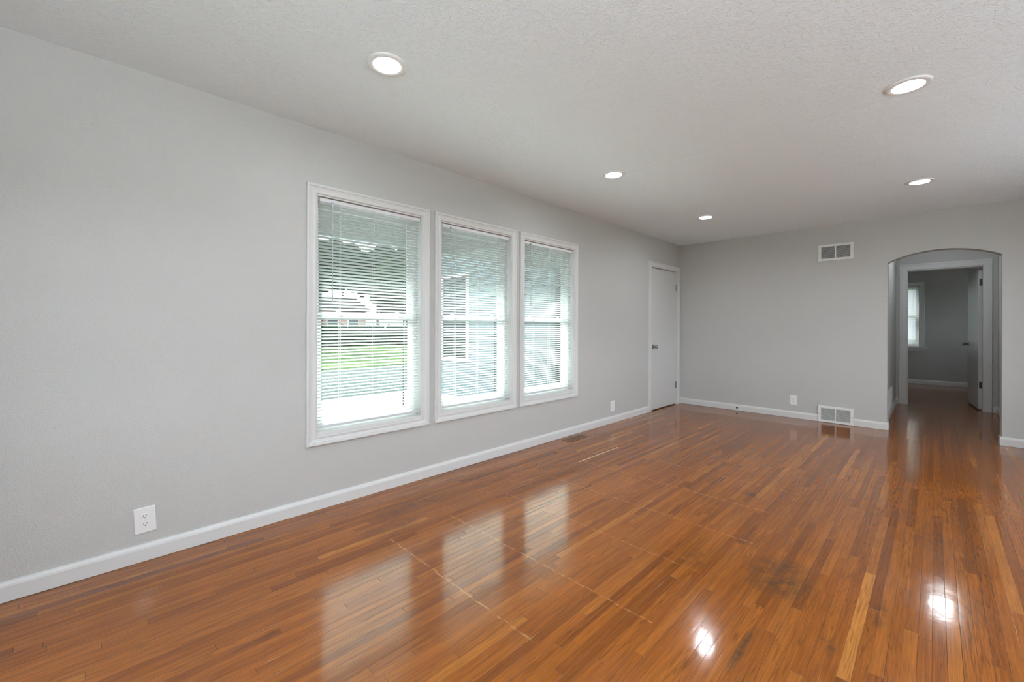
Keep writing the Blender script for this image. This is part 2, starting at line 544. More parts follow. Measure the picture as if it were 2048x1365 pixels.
# bedroom
BWU0, BWU1, BWZ0, BWZ1 = 1.25, 2.555, 0.772, 2.062
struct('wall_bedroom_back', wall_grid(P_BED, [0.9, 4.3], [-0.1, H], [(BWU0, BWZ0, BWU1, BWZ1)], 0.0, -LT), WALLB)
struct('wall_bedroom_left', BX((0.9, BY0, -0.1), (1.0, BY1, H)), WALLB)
struct('wall_bedroom_right', wall_grid(lambda u, v, w: (4.2 + w, u, v), [BY0, BY1], [-0.1, H], [(10.6, 1.25, 11.4, 1.95)], 0.0, 0.1), WALLB)  # unseen opening added to let more light into the bedroom

# baseboards
BBP = [(0.002, 0.0), (0.002, 0.014), (0.064, 0.014), (0.074, 0.0115), (0.080, 0.0075), (0.0865, 0.0055), (0.0865, 0.0)]
bm = bmesh.new(); strip_sweep(bm, P_LEFT, RY, 1.80, BBP); strip_sweep(bm, P_LEFT, 1.8005, 5.428, BBP); struct('baseboard_left', bm, TRIM)
bm = bmesh.new()
strip_sweep(bm, P_BACK, 0.0, 1.752, BBP)
strip_sweep(bm, P_BACK, 2.104, AX0 + 0.013, BBP)
PJ = lambda u, v, w: (AX0 + w, u, v)
strip_sweep(bm, PJ, D, D + 0.13, BBP)
struct('baseboard_back', bm, TRIM)
bm = bmesh.new()
strip_sweep(bm, P_BACK, AX1 - 0.013, RX, BBP)
PJ2 = lambda u, v, w: (AX1 - w, u, v)
strip_sweep(bm, PJ2, D, D + 0.13, BBP)
struct('baseboard_right', bm, TRIM)
bm = bmesh.new()
strip_sweep(bm, P_HLEFT, D + 0.13, HY, BBP)
strip_sweep(bm, P_HEND, HX0, 2.386, BBP)
strip_sweep(bm, P_HEND, 3.357, HX1, BBP)
strip_sweep(bm, P_HRIGHT, RD1 + 0.088, HY, BBP)
struct('baseboard_hall', bm, TRIM)
bm = bmesh.new(); strip_sweep(bm, P_BED, 1.0, 4.2, [(v * 1.05, w) for v, w in BBP]); struct('baseboard_bedroom', bm, TRIM)

# ------------------------------------------------------------------ windows
CASE = [(0.0, 0.0), (0.0, 0.010), (0.004, 0.013), (0.012, 0.0125), (0.018, 0.0105), (0.030, 0.0125), (0.038, 0.0155),
        (0.041, 0.0135), (0.045, 0.0185), (0.056, 0.019), (0.059, 0.017), (0.059, 0.0)]

def double_hung(name, M, u0, u1, v0, v1, label, cat='window', case=CASE, bottom=True, depth=LT, locks=True, glass=None):
    org = M((u0 + u1) / 2, v0, 0)
    root = empty(name, org, label, cat, kind='structure')
    bm = bmesh.new(); frame_sweep(bm, M, u0, v0, u1, v1, case, bottom); obj('casing', bm, TRIM, root)
    # liner of the opening
    bm = bmesh.new()
    t = 0.010
    pbox(bm, M, (u0, v0, -depth), (u0 + t, v1, 0.004))
    pbox(bm, M, (u1 - t, v0, -depth), (u1, v1, 0.004))
    pbox(bm, M, (u0 + t, v1 - t, -depth), (u1 - t, v1, 0.004))
    obj('jamb', bm, TRIM, root)
    bm = bmesh.new()
    pbox(bm, M, (u0 + t, v0, -depth), (u1 - t, v0 + 0.022, 0.004), 0.003)
    obj('sill', bm, TRIM, root)
    # outer vinyl frame
    a0, a1, b0, b1 = u0 + t, u1 - t, v0 + 0.022, v1 - t
    bm = bmesh.new(); fz0, fz1 = -0.070, -depth
    f = 0.020
    pbox(bm, M, (a0, b0, fz1), (a0 + f, b1, fz0))
    pbox(bm, M, (a1 - f, b0, fz1), (a1, b1, fz0))
    pbox(bm, M, (a0 + f, b1 - f, fz1), (a1 - f, b1, fz0))
    pbox(bm, M, (a0 + f, b0, fz1), (a1 - f, b0 + f, fz0))
    obj('vinyl_frame', bm, VINYL, root)
    vm = v0 + (v1 - v0) * 0.497
    def sash(nm, c0, d0, c1, d1, wi, wo, s, rb, rt_):
        bm = bmesh.new()
        pbox(bm, M, (c0, d0, wo), (c0 + s, d1, wi), 0.003)
        pbox(bm, M, (c1 - s, d0, wo), (c1, d1, wi), 0.003)
        pbox(bm, M, (c0 + s, d1 - rt_, wo), (c1 - s, d1, wi), 0.003)
        pbox(bm, M, (c0 + s, d0, wo), (c1 - s, d0 + rb, wi), 0.003)
        so = obj(nm, bm, VINYL, root)
        bm = bmesh.new()
        wm = (wi + wo) / 2
        pbox(bm, M, (c0 + s, d0 + rb, wm - 0.003), (c1 - s, d1 - rt_, wm + 0.003))
        obj('pane', bm, glass or GLASS, so)
        return so
    if locks:
        bm = bmesh.new(); pbox(bm, M, (a1 - f - 0.052, b0 + f + 0.03, -0.142), (a1 - f - 0.042, vm - 0.014, -0.134)); obj('dark_gap_strip', bm, DUCT, root)  # narrow dark strip drawn for a gap beside the right stile
    sash('upper_sash', a0 + f, vm - 0.012, a1 - f, b1 - f, -0.112, -0.140, 0.030, 0.030, 0.032)
    ls = sash('lower_sash', a0 + f, b0 + f, a1 - f, vm + 0.022, -0.078, -0.108, 0.034, 0.045, 0.036)
    if locks:
        for q in (0.22, 0.80):
            bm = bmesh.new()
            uc = a0 + (a1 - a0) * q
            pbox(bm, M, (uc - 0.026, vm + 0.0215, -0.104), (uc + 0.026, vm + 0.031, -0.082), 0.004)
            pbox(bm, M, (uc - 0.010, vm + 0.030, -0.100), (uc + 0.018, vm + 0.042, -0.086), 0.004)
            obj('sash_lock', bm, VINYL, ls)
    return root

WL = ['window with white casing at the left of the row of three', 'window with white casing in the middle of the row of three',
      'window with white casing at the right of the row, toward the door']
for i, (a, b) in enumerate(WINS):
    double_hung('window_%d' % (i + 1), P_LEFT, a, b, WZ0, WZ1, WL[i])

# mini blinds
def blind(M, u0, u1, vtop, vbot, w, tilt, label, wand_u, wand_v, cords, group, slatw=0.025, pitch=0.0213, cat='blind', brackets=True):
    root = empty('venetian_blind', M((u0 + u1) / 2, vtop, w), label, cat, group)
    # headrail: open U channel
    bm = bmesh.new()
    pbox(bm, M, (u0, vtop - 0.025, w - 0.014), (u1, vtop, w + 0.0145), 0.002)
    hr = obj('headrail', bm, HEADR, root)
    if brackets:
        for ue, s in ((u0, 1), (u1, -1)):
            bm = bmesh.new()
            pbox(bm, M, (ue - s * 0.003, vtop - 0.028, w - 0.016), (ue + s * 0.0105, vtop + 0.0015, w + 0.0165), 0.001)
            obj('bracket', bm, BRACK if s > 0 else HEADR, hr)
    # slats
    bm = bmesh.new()
    z0, z1 = vbot + 0.026, vtop - 0.040
    n = int((z1 - z0) / pitch)
    seg = 4
    random.seed(int(u0 * 1000))
    for k in range(n + 1):
        zc = z1 - k * pitch
        if zc < z0: break
        tl = tilt + random.uniform(-0.012, 0.012)
        ring = [[], []]
        for e, ue in enumerate((u0 + 0.004, u1 - 0.004)):
            top, bot = [], []
            for i in range(seg + 1):
                q = (i / seg - 0.5)
                s_ = q * slatw
                crown = 0.0016 * (1 - 4 * q * q)
                for lst, off in ((top, 0.00025), (bot, -0.00025)):
                    h = crown + off
                    ww = s_ * math.cos(tl) - h * math.sin(tl)
                    vv = s_ * math.sin(tl) + h * math.cos(tl)
                    lst.append(bm.verts.new(M(ue, zc + vv, w + ww)))
            ring[e] = top + bot[::-1]
        m_ = len(ring[0])
        for i in range(m_):
            j = (i + 1) % m_
            bm.faces.new((ring[0][i], ring[0][j], ring[1][j], ring[1][i]))
    obj('slats', bm, SLAT, root, smooth=math.radians(40))
    # bottom rail
    bm = bmesh.new()
    pbox(bm, M, (u0 + 0.003, vbot, w - 0.011), (u1 - 0.003, vbot + 0.017, w + 0.011), 0.004)
    br = obj('bottom_rail', bm, RAILG, root)
    for ue, s in ((u0 + 0.003, 1), (u1 - 0.003, -1)):
        bm = bmesh.new()
        pbox(bm, M, (ue - s * 0.002, vbot - 0.001, w - 0.012), (ue + s * 0.006, vbot + 0.015, w + 0.012), 0.002)
        obj('end_cap', bm, PLATE, br)
    # ladder cords, front and rear strings in one part each
    for cu in cords:
        bm = bmesh.new()
        for ww in (0.0125, -0.0125):
            lathe(bm, [(0, 0.0008), (vtop - 0.02 - vbot - 0.004, 0.0008)], M(cu, vbot + 0.004, w + ww), (0, 0, 1), 6)
        lathe(bm, [(0, 0.0009), (vtop - 0.02 - vbot - 0.004, 0.0009)], M(cu + 0.006, vbot + 0.004, w), (0, 0, 1), 6)
        obj('ladder_cord', bm, CORD, root, smooth=True)
    if wand_u:
        bm = bmesh.new()
        top = vtop - 0.026
        lathe(bm, [(0, 0.0045), (0.03, 0.0042), (0.06, 0.0033), (top - wand_v, 0.0033)], M(wand_u, wand_v, w + 0.021), (0, 0, 1), 8)
        wd = obj('tilt_wand', bm, WAND, root, smooth=math.radians(40))
        bm = bmesh.new()
        pbox(bm, M, (wand_u - 0.004, top - 0.006, w + 0.010), (wand_u + 0.004, top + 0.010, w + 0.024), 0.001)
        obj('wand_hook', bm, BRACK, wd)
    return root

TILT = math.radians(25)
BL = ['white mini blind in the left window, lawn and porch visible between its slats',
      'white mini blind in the middle window of the three',
      'white mini blind in the right window, the one nearest the closed door']
for i, (a, b) in enumerate(WINS):
    wd = b - a
    blind(P_LEFT, a + 0.018, b - 0.016, WZ1 - 0.014, 0.514, -0.026, TILT, BL[i], a + 0.108, 1.335 + 0.02 * i,
          [a + 0.165, a + wd * 0.51, b - 0.13], 'mini blinds in the three front windows')

# unseen right wall windows, added to let more daylight into the room
for i, (a, b) in enumerate(RWINS):
    double_hung('window_%d' % (i + 5), P_RIGHT, a, b, 0.60, 2.10, 'added unseen window lighting the room from the right wall, ' + ('near the camera' if i == 0 else 'toward the arch') + ', outside the picture', locks=False, glass=CLEAR)

double_hung('window_8', P_REAR, REARW[0], REARW[1], 0.70, 2.10, 'added unseen window lighting the room from the rear wall, outside the picture', locks=False, glass=CLEAR)  # unseen rear window, added as another source of daylight

# bedroom window with stool and apron
bw = double_hung('window_4', P_BED, BWU0, BWU1, BWZ0, BWZ1, 'white window seen through the bedroom doorway',
                 case=[(0, 0), (0, 0.012), (0.008, 0.014), (0.05, 0.017), (0.06, 0.020), (0.074, 0.020), (0.076, 0.0)], bottom=False, locks=False, glass=CLEAR)
bm = bmesh.new(); pbox(bm, P_BED, (BWU0 - 0.10, BWZ0 - 0.026, -0.01), (BWU1 + 0.10 + 0.025, BWZ0, 0.055), 0.006); obj('stool', bm, TRIM, bw)
bm = bmesh.new(); pbox(bm, P_BED, (BWU0 - 0.075, BWZ0 - 0.085, 0.0), (BWU1 + 0.075, BWZ0 - 0.027, 0.015), 0.003); obj('apron', bm, TRIM, bw)
blind(P_BED, BWU0 + 0.014, BWU1 - 0.014, BWZ1 - 0.012, BWZ0 + 0.034, -0.028, math.radians(46), 'closed white blind in the bedroom window beyond the hallway',
      None, 0, [BWU0 + 0.1, BWU1 - 0.1], None)

# ------------------------------------------------------------------ doors
DCASE = [(0.0, 0.0), (0.0, 0.011), (0.006, 0.013), (0.040, 0.015), (0.050, 0.018), (0.060, 0.018), (0.063, 0.0)]
def casing_part(M, u0, u1, v1, parent, prof=DCASE, rev=0.006):
    bm = bmesh.new()
    frame_sweep(bm, M, u0 - 0.0, 0.001, u1 + 0.0, v1, prof, bottom=False)
    return obj('casing', bm, TRIM, parent)

def jamb_part(M, u0, u1, v1, parent, depth, t=0.018):
    bm = bmesh.new()
    pbox(bm, M, (u0, 0.001, -depth), (u0 + t, v1, 0.0))
    pbox(bm, M, (u1 - t, 0.001, -depth), (u1, v1, 0.0))
    pbox(bm, M, (u0 + t, v1 - t, -depth), (u1 - t, v1, 0.0))
    # stop
    pbox(bm, M, (u0 + t, 0.001, -0.075), (u0 + t + 0.011, v1 - t, -0.045))
    pbox(bm, M, (u1 - t - 0.011, 0.001, -0.075), (u1 - t, v1 - t, -0.045))
    pbox(bm, M, (u0 + t + 0.011, v1 - t - 0.011, -0.075), (u1 - t - 0.011, v1 - t, -0.045))
    return obj('jamb', bm, TRIM, parent)

def knob(parent, M, u, v, s=1):
    bm = bmesh.new()
    o = M(u, v, 0.0)
    ax = Vector(M(u, v, 1.0)) - Vector(o)
    lathe(bm, [(0, 0.032), (0.006, 0.032), (0.011, 0.022), (0.014, 0.013), (0.030, 0.0115), (0.036, 0.017), (0.044, 0.025), (0.054, 0.0265), (0.062, 0.023), (0.065, 0.013)], o, ax, 24)
    return obj('knob', bm, NICKEL, parent, smooth=math.radians(50))

# closed closet door by the corner
d1 = empty('door_1', P_LEFT((DR0 + DR1) / 2, 0, 0), 'closed flat white door with round metal knob beside the far corner', 'door', kind='structure')
casing_part(P_LEFT, DR0 + 0.004, DR1 + 0.014, DRZ - 0.008, d1)
jamb_part(P_LEFT, DR0, DR1, DRZ, d1, LT)
bm = bmesh.new(); pbox(bm, P_LEFT, (DR0 + 0.020, 0.013, -0.040), (DR1 - 0.021, DRZ - 0.033, -0.004), 0.0015)
slab = obj('slab', bm, DOORP, d1)
MK = lambda u, v, w: (w - 0.004, u, v)
knob(slab, MK, DR0 + 0.075, 0.900)
for hz, hm in ((1.775, HINGEP), (0.300, HINGE)):
    bm = bmesh.new()
    lathe(bm, [(0, 0.0065), (0.094, 0.0065)], P_LEFT(DR1 - 0.0195, hz - 0.047, 0.003), (0, 0, 1), 12)
    lathe(bm, [(0, 0.0045), (0.102, 0.0045)], P_LEFT(DR1 - 0.0195, hz - 0.051, 0.003), (0, 0, 1), 10)
    pbox(bm, P_LEFT, (DR1 - 0.019, hz - 0.045, -0.006), (DR1 - 0.001, hz + 0.045, 0.0015))
    obj('hinge', bm, hm, d1)
# unseen closet box, closed against light leaks; its darkness is put into the colour
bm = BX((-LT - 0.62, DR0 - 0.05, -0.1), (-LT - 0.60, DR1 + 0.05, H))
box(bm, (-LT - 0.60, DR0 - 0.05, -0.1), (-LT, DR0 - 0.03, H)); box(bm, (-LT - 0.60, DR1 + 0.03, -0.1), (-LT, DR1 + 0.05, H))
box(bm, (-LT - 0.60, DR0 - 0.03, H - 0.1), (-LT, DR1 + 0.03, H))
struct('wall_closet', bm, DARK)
struct('closet_floor', BX((-LT - 0.6, DR0 - 0.05, -0.03), (0.0, DR1 + 0.05, -0.002)), DARK)  # closet floor plank, the dark under the door put into its colour

# open bedroom door
d2 = empty('door_2', P_HEND((BD0 + BD1) / 2, 0, 0), 'white bedroom door standing open beyond the arch', 'door', kind='structure')
BCASE = [(0.0, 0.0), (0.0, 0.012), (0.010, 0.014), (0.055, 0.016), (0.066, 0.020), (0.083, 0.020), (0.087, 0.0)]
bm = bmesh.new(); frame_sweep(bm, P_HEND, BD0 + 0.004, 0.001, BD1 - 0.004, BDZ - 0.004, BCASE, bottom=False); obj('casing', bm, TRIM, d2)
bm = bmesh.new()
t_ = 0.018
pbox(bm, P_HEND, (BD0, 0.001, -0.12), (BD0 + 0.006, BDZ, 0.0))
pbox(bm, P_HEND, (BD1 - 0.006, 0.001, -0.12), (BD1, BDZ, 0.0))
pbox(bm, P_HEND, (BD0 + 0.006, BDZ - t_, -0.12), (BD1 - 0.006, BDZ, 0.0))
pbox(bm, P_HEND, (BD0 + 0.006, 0.001, -0.075), (BD0 + 0.015, BDZ - t_, -0.035))
pbox(bm, P_HEND, (BD0 + 0.015, BDZ - t_ - 0.010, -0.075), (BD1 - 0.006, BDZ - t_, -0.035))
obj('jamb', bm, TRIM, d2)
hinge_pt = Vector((3.262, 8.985, 0))
leafdir = Vector((3.190 - 3.262, 9.76 - 8.985, 0)).normalized()
leafn = Vector((-leafdir.y, leafdir.x, 0))     # toward -x, the face seen from the hall
ML = lambda u, v, w: tuple(hinge_pt + leafdir * u + leafn * w + Vector((0, 0, v)))
def obox(bm, M, a, b):
    u0, v0, w0 = a; u1, v1, w1 = b
    vs = [bm.verts.new(M(*c)) for c in ((u0, v0, w0), (u1, v0, w0), (u1, v1, w0), (u0, v1, w0), (u0, v0, w1), (u1, v0, w1), (u1, v1, w1), (u0, v1, w1))]
    for f in ((0, 3, 2, 1), (4, 5, 6, 7), (0, 1, 5, 4), (1, 2, 6, 5), (2, 3, 7, 6), (3, 0, 4, 7)):
        bm.faces.new([vs[i] for i in f])
bm = bmesh.new(); obox(bm, ML, (0.0, 0.020, 0.002), (0.775, 2.035, 0.040))
leaf = obj('slab', bm, DOORP, d2)
MLk = lambda u, v, w: ML(u, v, 0.040 + w)
knob(leaf, MLk, 0.715, 0.93)
for hz in (1.83, 0.36):
    bm = bmesh.new()
    obox(bm, ML, (-0.004, hz - 0.048, 0.000), (0.0015, hz + 0.048, 0.030))
    lathe(bm, [(0, 0.006), (0.096, 0.006)], ML(-0.006, hz - 0.048, -0.001), (0, 0, 1), 10)
    obj('hinge', bm, HINGE, d2)

# closed door in the right side of the hallway
d3 = empty('door_3', P_HRIGHT((RD0 + RD1) / 2, 0, 0), 'white door casing on the right side of the hallway', 'door', kind='structure')
bm = bmesh.new(); frame_sweep(bm, P_HRIGHT, RD0 + 0.004, 0.006, RD1 - 0.004, RDZ - 0.004, BCASE, bottom=False); obj('casing', bm, TRIM, d3)
jamb_part(P_HRIGHT, RD0, RD1, RDZ, d3, 0.12)
bm = bmesh.new(); pbox(bm, P_HRIGHT, (RD0 + 0.02, 0.012, -0.11), (RD1 - 0.02, RDZ - 0.022, -0.076)); obj('slab', bm, DOORP, d3)

# ------------------------------------------------------------------ recessed lights
def recessed(x, y, label):
    root = empty('recessed_light', (x, y, H), label, 'ceiling light', 'recessed lights in the living room ceiling')
    bm = bmesh.new()
    prof = [(0.0, 0.093), (0.003, 0.0925), (0.007, 0.089), (0.0085, 0.083), (0.0082, 0.066), (0.0070, 0.0635), (0.0, 0.0632)]
    rings = []
    seg = 48
    for d, r in prof:
        rings.append([bm.verts.new((x + r * math.cos(2 * math.pi * i / seg), y + r * math.sin(2 * math.pi * i / seg), H - d)) for i in range(seg)])
    for k in range(len(rings)):
        kk = (k + 1) % len(rings)
        for i in range(seg):
            j = (i + 1) % seg
            bm.faces.new((rings[k][i], rings[k][j], rings[kk][j], rings[kk][i]))
    obj('trim_ring', bm, PLATE, root, smooth=math.radians(50))
    bm = bmesh.new()
    lathe(bm, [(0.0, 0.0630), (0.0012, 0.0628), (0.0018, 0.058)], (x, y, H), (0, 0, -1), 48)
    obj('lens', bm, LENS, root)
    return root
for x, y, l in ((0.92, 1.0, 'large lit recessed light nearest the camera, above the left window'),
                (0.907, 3.05, 'lit recessed light in the left row, above the right window'),
                (0.926, 4.975, 'small lit recessed light farthest along the left row, near the far corner'),
                (2.685, 3.005, 'large lit recessed light at the upper right of the picture'),
                (2.69, 5.055, 'small lit recessed light in front of the arch, above the wall vents'),
                (2.69, 1.0, 'lit recessed light overhead, above the top edge of the picture')):
    recessed(x, y, l)

# hallway ceiling light, seen only as a reflection in the floor
hl = empty('ceiling_light', (2.86, 7.75, H), 'lit hallway ceiling light hidden above the arch, mirrored in the floor', 'ceiling light')
bm = bmesh.new(); lathe(bm, [(0, 0.115), (0.018, 0.115), (0.022, 0.105)], (2.86, 7.75, H), (0, 0, -1), 40); obj('base', bm, ENAMEL, hl, smooth=math.radians(40))
bm = bmesh.new(); lathe(bm, [(0.022, 0.10), (0.045, 0.095), (0.068, 0.075), (0.082, 0.045), (0.087, 0.012)], (2.86, 7.75, H), (0, 0, -1), 40); obj('glass_shade', bm, LENSH, hl, smooth=True)

# unseen torchiere added behind the camera to brighten the ceiling
fl = empty('added_uplight', (3.25, -0.50, 0), 'added torchiere uplight, unseen behind the camera position, brightening the ceiling', 'lamp')
bm = bmesh.new(); lathe(bm, [(0.0, 0.15), (0.012, 0.15), (0.025, 0.13), (0.035, 0.03)], (3.25, -0.50, 0), (0, 0, 1), 32); obj('base', bm, NICKEL, fl, smooth=math.radians(40))
bm = bmesh.new(); lathe(bm, [(0.03, 0.012), (1.62, 0.012)], (3.25, -0.50, 0), (0, 0, 1), 16); obj('pole', bm, NICKEL, fl, smooth=math.radians(40))
bm = bmesh.new(); lathe(bm, [(1.60, 0.02), (1.63, 0.09), (1.68, 0.15), (1.74, 0.185), (1.735, 0.180), (1.68, 0.140), (1.64, 0.085), (1.62, 0.02)], (3.25, -0.50, 0), (0, 0, 1), 36); obj('bowl_shade', bm, ENAMEL, fl, smooth=math.radians(50))
_ld = bpy.data.lights.new('uplight_fill', 'AREA')
_ld.shape = 'DISK'; _ld.size = 0.22; _ld.energy = UPLIGHT; _ld.color = (0.86, 0.97, 1.08)
_lo = bpy.data.objects.new('uplight_fill', _ld); COL.objects.link(_lo)
_lo.parent = fl; _lo.location = (0, 0, 1.73); _lo.rotation_euler = (math.pi, 0, 0)

# ------------------------------------------------------------------ outlets
def outlet(M, u, v, w_, h_, rot, label):
    root = empty('wall_outlet', M(u, v, 0), label, 'outlet', 'duplex outlets along the walls')
    c, s = math.cos(rot), math.sin(rot)
    R = lambda a, b, w: M(u + a * c - b * s, v + a * s + b * c, w)
    def rounded(bm, a0, b0, hw, hh, w0, w1, rr=0.004, taper=0.003):
        rings = []
        for (ww, inset) in ((w0, 0.0), (w0 + (w1 - w0) * 0.5, 0.0), (w1, taper)):
            pts = []
            x_, y_ = hw - inset, hh - inset
            for cx_, cy_, a_ in ((1, 1, 0), (-1, 1, 90), (-1, -1, 180), (1, -1, 270)):
                for k in range(5):
                    an = math.radians(a_ + k * 22.5)
                    pts.append((cx_ * (x_ - rr) + rr * math.cos(an), cy_ * (y_ - rr) + rr * math.sin(an)))
            rings.append([bm.verts.new(R(a0 + p[0], b0 + p[1], ww)) for p in pts])
        n = len(rings[0])
        for k in range(2):
            for i in range(n):
                j = (i + 1) % n
                bm.faces.new((rings[k][i], rings[k][j], rings[k + 1][j], rings[k + 1][i]))
        bm.faces.new(rings[0]); bm.faces.new(rings[2][::-1])
    bm = bmesh.new(); rounded(bm, 0, 0, w_ / 2, h_ / 2, 0.0, 0.0065)
    obj('cover_plate', bm, PLATE, root)
    for b0 in (0.0195, -0.0195):
        bm = bmesh.new()
        # receptacle face: a disc with flat top and bottom
        pts = []
        for k in range(32):
            an = 2 * math.pi * k / 32
            pts.append((0.0172 * math.cos(an), max(-0.0132, min(0.0132, 0.0172 * math.sin(an)))))
        rr = [[bm.verts.new(R(p[0] * f, b0 + p[1] * f, ww)) for p in pts] for ww, f in ((0.004, 1.0), (0.0078, 1.0), (0.0085, 0.95))]
        for k in range(2):
            for i in range(32):
                j = (i + 1) % 32
                bm.faces.new((rr[k][i], rr[k][j], rr[k + 1][j], rr[k + 1][i]))
        bm.faces.new(rr[0]); bm.faces.new(rr[2][::-1])
        rc = obj('receptacle', bm, PLATE, root)
        # slots
        bm = bmesh.new()
        def slot(a, b, hw, hh):
            vs = [bm.verts.new(R(a + i * hw, b0 + b + j * hh, w)) for w in (0.008, 0.0087) for i, j in ((-1, -1), (1, -1), (1, 1), (-1, 1))]
            for f in ((0, 3, 2, 1), (4, 5, 6, 7), (0, 1, 5, 4), (1, 2, 6, 5), (2, 3, 7, 6), (3, 0, 4, 7)):
                bm.faces.new([vs[i] for i in f])
        slot(-0.0063, 0.0035, 0.0010, 0.0045)
        slot(0.0063, 0.0035, 0.0010, 0.0036)
        for q in (0.0022,):
            ring = [[bm.verts.new(R(0.0026 * math.cos(2 * math.pi * i / 12), b0 - 0.0065 + 0.0026 * math.sin(2 * math.pi * i / 12), w)) for i in range(12)] for w in (0.008, 0.0087)]
            for i in range(12):
                j = (i + 1) % 12
                bm.faces.new((ring[0][i], ring[0][j], ring[1][j], ring[1][i]))
            bm.faces.new(ring[1])
        obj('slots', bm, RUBBER, rc)
    bm = bmesh.new(); lathe(bm, [(0.005, 0.0032), (0.0075, 0.0030), (0.008, 0.002)], R(0, 0, 0), Vector(R(0, 0, 1)) - Vector(R(0, 0, 0)), 14)
    obj('screw', bm, ENAMEL, root, smooth=math.radians(40))
    return root
outlet(P_LEFT, 0.1835, 0.2035, 0.084, 0.127, math.radians(2.6), 'large white duplex outlet at the lower left, left of the windows')
outlet(P_LEFT, 4.510, 0.206, 0.088, 0.129, 0.0, 'white duplex outlet between the right window and the closed door')
outlet(P_BACK, 1.490, 0.230, 0.078, 0.125, math.radians(1.5), 'white duplex outlet on the back wall beside the low vent')

# ------------------------------------------------------------------ vents
def grille(name, M, u0, u1, v0, v1, label, cat, side, tb, midw, nl, th=0.012):
    root = empty(name, M((u0 + u1) / 2, v0, 0), label, cat)
    um = (u0 + u1) / 2
    holes = [(u0 + side, v0 + tb, um - midw / 2, v1 - tb), (um + midw / 2, v0 + tb, u1 - side, v1 - tb)]
    bm = wall_grid(M, [u0, u1], [v0, v1], holes, 0.001, th)
    obj('face_plate', bm, ENAMEL, root)
    bm = bmesh.new(); pbox(bm, M, (u0 + side * 0.6, v0 + tb * 0.6, 0.0006), (u1 - side * 0.6, v1 - tb * 0.6, 0.0026)); obj('backing', bm, DUCT, root)  # dark plate; the shade between the louvers is put into its colour
    for h in holes:
        bm = bmesh.new()
        for k in range(nl):
            vc = h[1] + (h[3] - h[1]) * (k + 0.5) / nl
            p = (h[3] - h[1]) / nl
            a = [M(uu, vv, ww) for uu in (h[0], h[2]) for vv, ww in ((vc - p * 0.30, th - 0.0015), (vc - p * 0.30 + 0.0012, th - 0.0008), (vc + p * 0.24, 0.0045), (vc + p * 0.24 - 0.0012, 0.004))]
            vs = [bm.verts.new(q) for q in a]
            for f in ((0, 1, 2, 3), (4, 7, 6, 5), (0, 4, 5, 1), (1, 5, 6, 2), (2, 6, 7, 3), (3, 7, 4, 0)):
                bm.faces.new([vs[i] for i in f])
        obj('louvers', bm, ENAMEL, root)
    for uu in (u0 + side * 0.35, u1 - side * 0.35):
        bm = bmesh.new(); o_ = M(uu, (v0 + v1) / 2, th - 0.001)
        lathe(bm, [(0, 0.0042), (0.0016, 0.0040), (0.0024, 0.0025)], o_, Vector(M(uu, (v0 + v1) / 2, 1)) - Vector(M(uu, (v0 + v1) / 2, 0)), 12)
        obj('screw', bm, NICKEL, root)
    return root
grille('wall_vent', P_BACK, 1.751, 2.097, 2.005, 2.203, 'white two-panel air vent high on the back wall near the ceiling', 'vent', 0.030, 0.026, 0.012, 13)
grille('wall_vent', P_BACK, 1.755, 2.102, 0.004, 0.202, 'white two-panel air vent low on the back wall at the floor', 'vent', 0.030, 0.026, 0.012, 13, th=0.020)
grille('wall_vent', P_HLEFT, 7.34, 7.86, 0.092, 0.36, 'white vent low on the left side of the hallway, just inside the arch', 'vent', 0.03, 0.03, 0.014, 12)

# floor register
fr = empty('floor_register', (0.120, 3.605, 0), 'flat brown metal floor register in the oak floor under the right window', 'vent')
bm = wall_grid(lambda u, v, w: (u, v, w), [0.068, 0.172], [3.445, 3.765], [(0.088, 3.470, 0.152, 3.740)], 0.0, 0.005)
obj('rim', bm, BRONZE, fr)
bm = BX((0.080, 3.462, 0.0004), (0.160, 3.748, 0.0012)); obj('duct_shade_plate', bm, DARK, fr)  # flat dark plate; the shade of the open duct is its colour
bm = bmesh.new()
for k in range(30):
    yy = 3.472 + 0.268 * (k + 0.5) / 30
    box(bm, (0.089, yy - 0.0022, 0.0014), (0.151, yy + 0.0022, 0.0042))
box(bm, (0.118, 3.471, 0.0015), (0.122, 3.739, 0.0044))
obj('grate', bm, BRONZE, fr)

# black disc standing in for a small dark hole in the baseboard
db = empty('cable_hole_disc', (0.818, D - 0.014, 0.040), 'tiny round black cable hole in the back wall baseboard', 'hole_disc')
bm = bmesh.new(); lathe(bm, [(0, 0.0125), (0.003, 0.0125), (0.004, 0.010)], (0.818, D - 0.0141, 0.040), (0, -1, 0), 20); obj('ring', bm, RUBBER, db)
bm = bmesh.new(); lathe(bm, [(0.003, 0.0075), (0.0045, 0.0070)], (0.818, D - 0.0141, 0.040), (0, -1, 0), 16); obj('plug', bm, DARK, db)

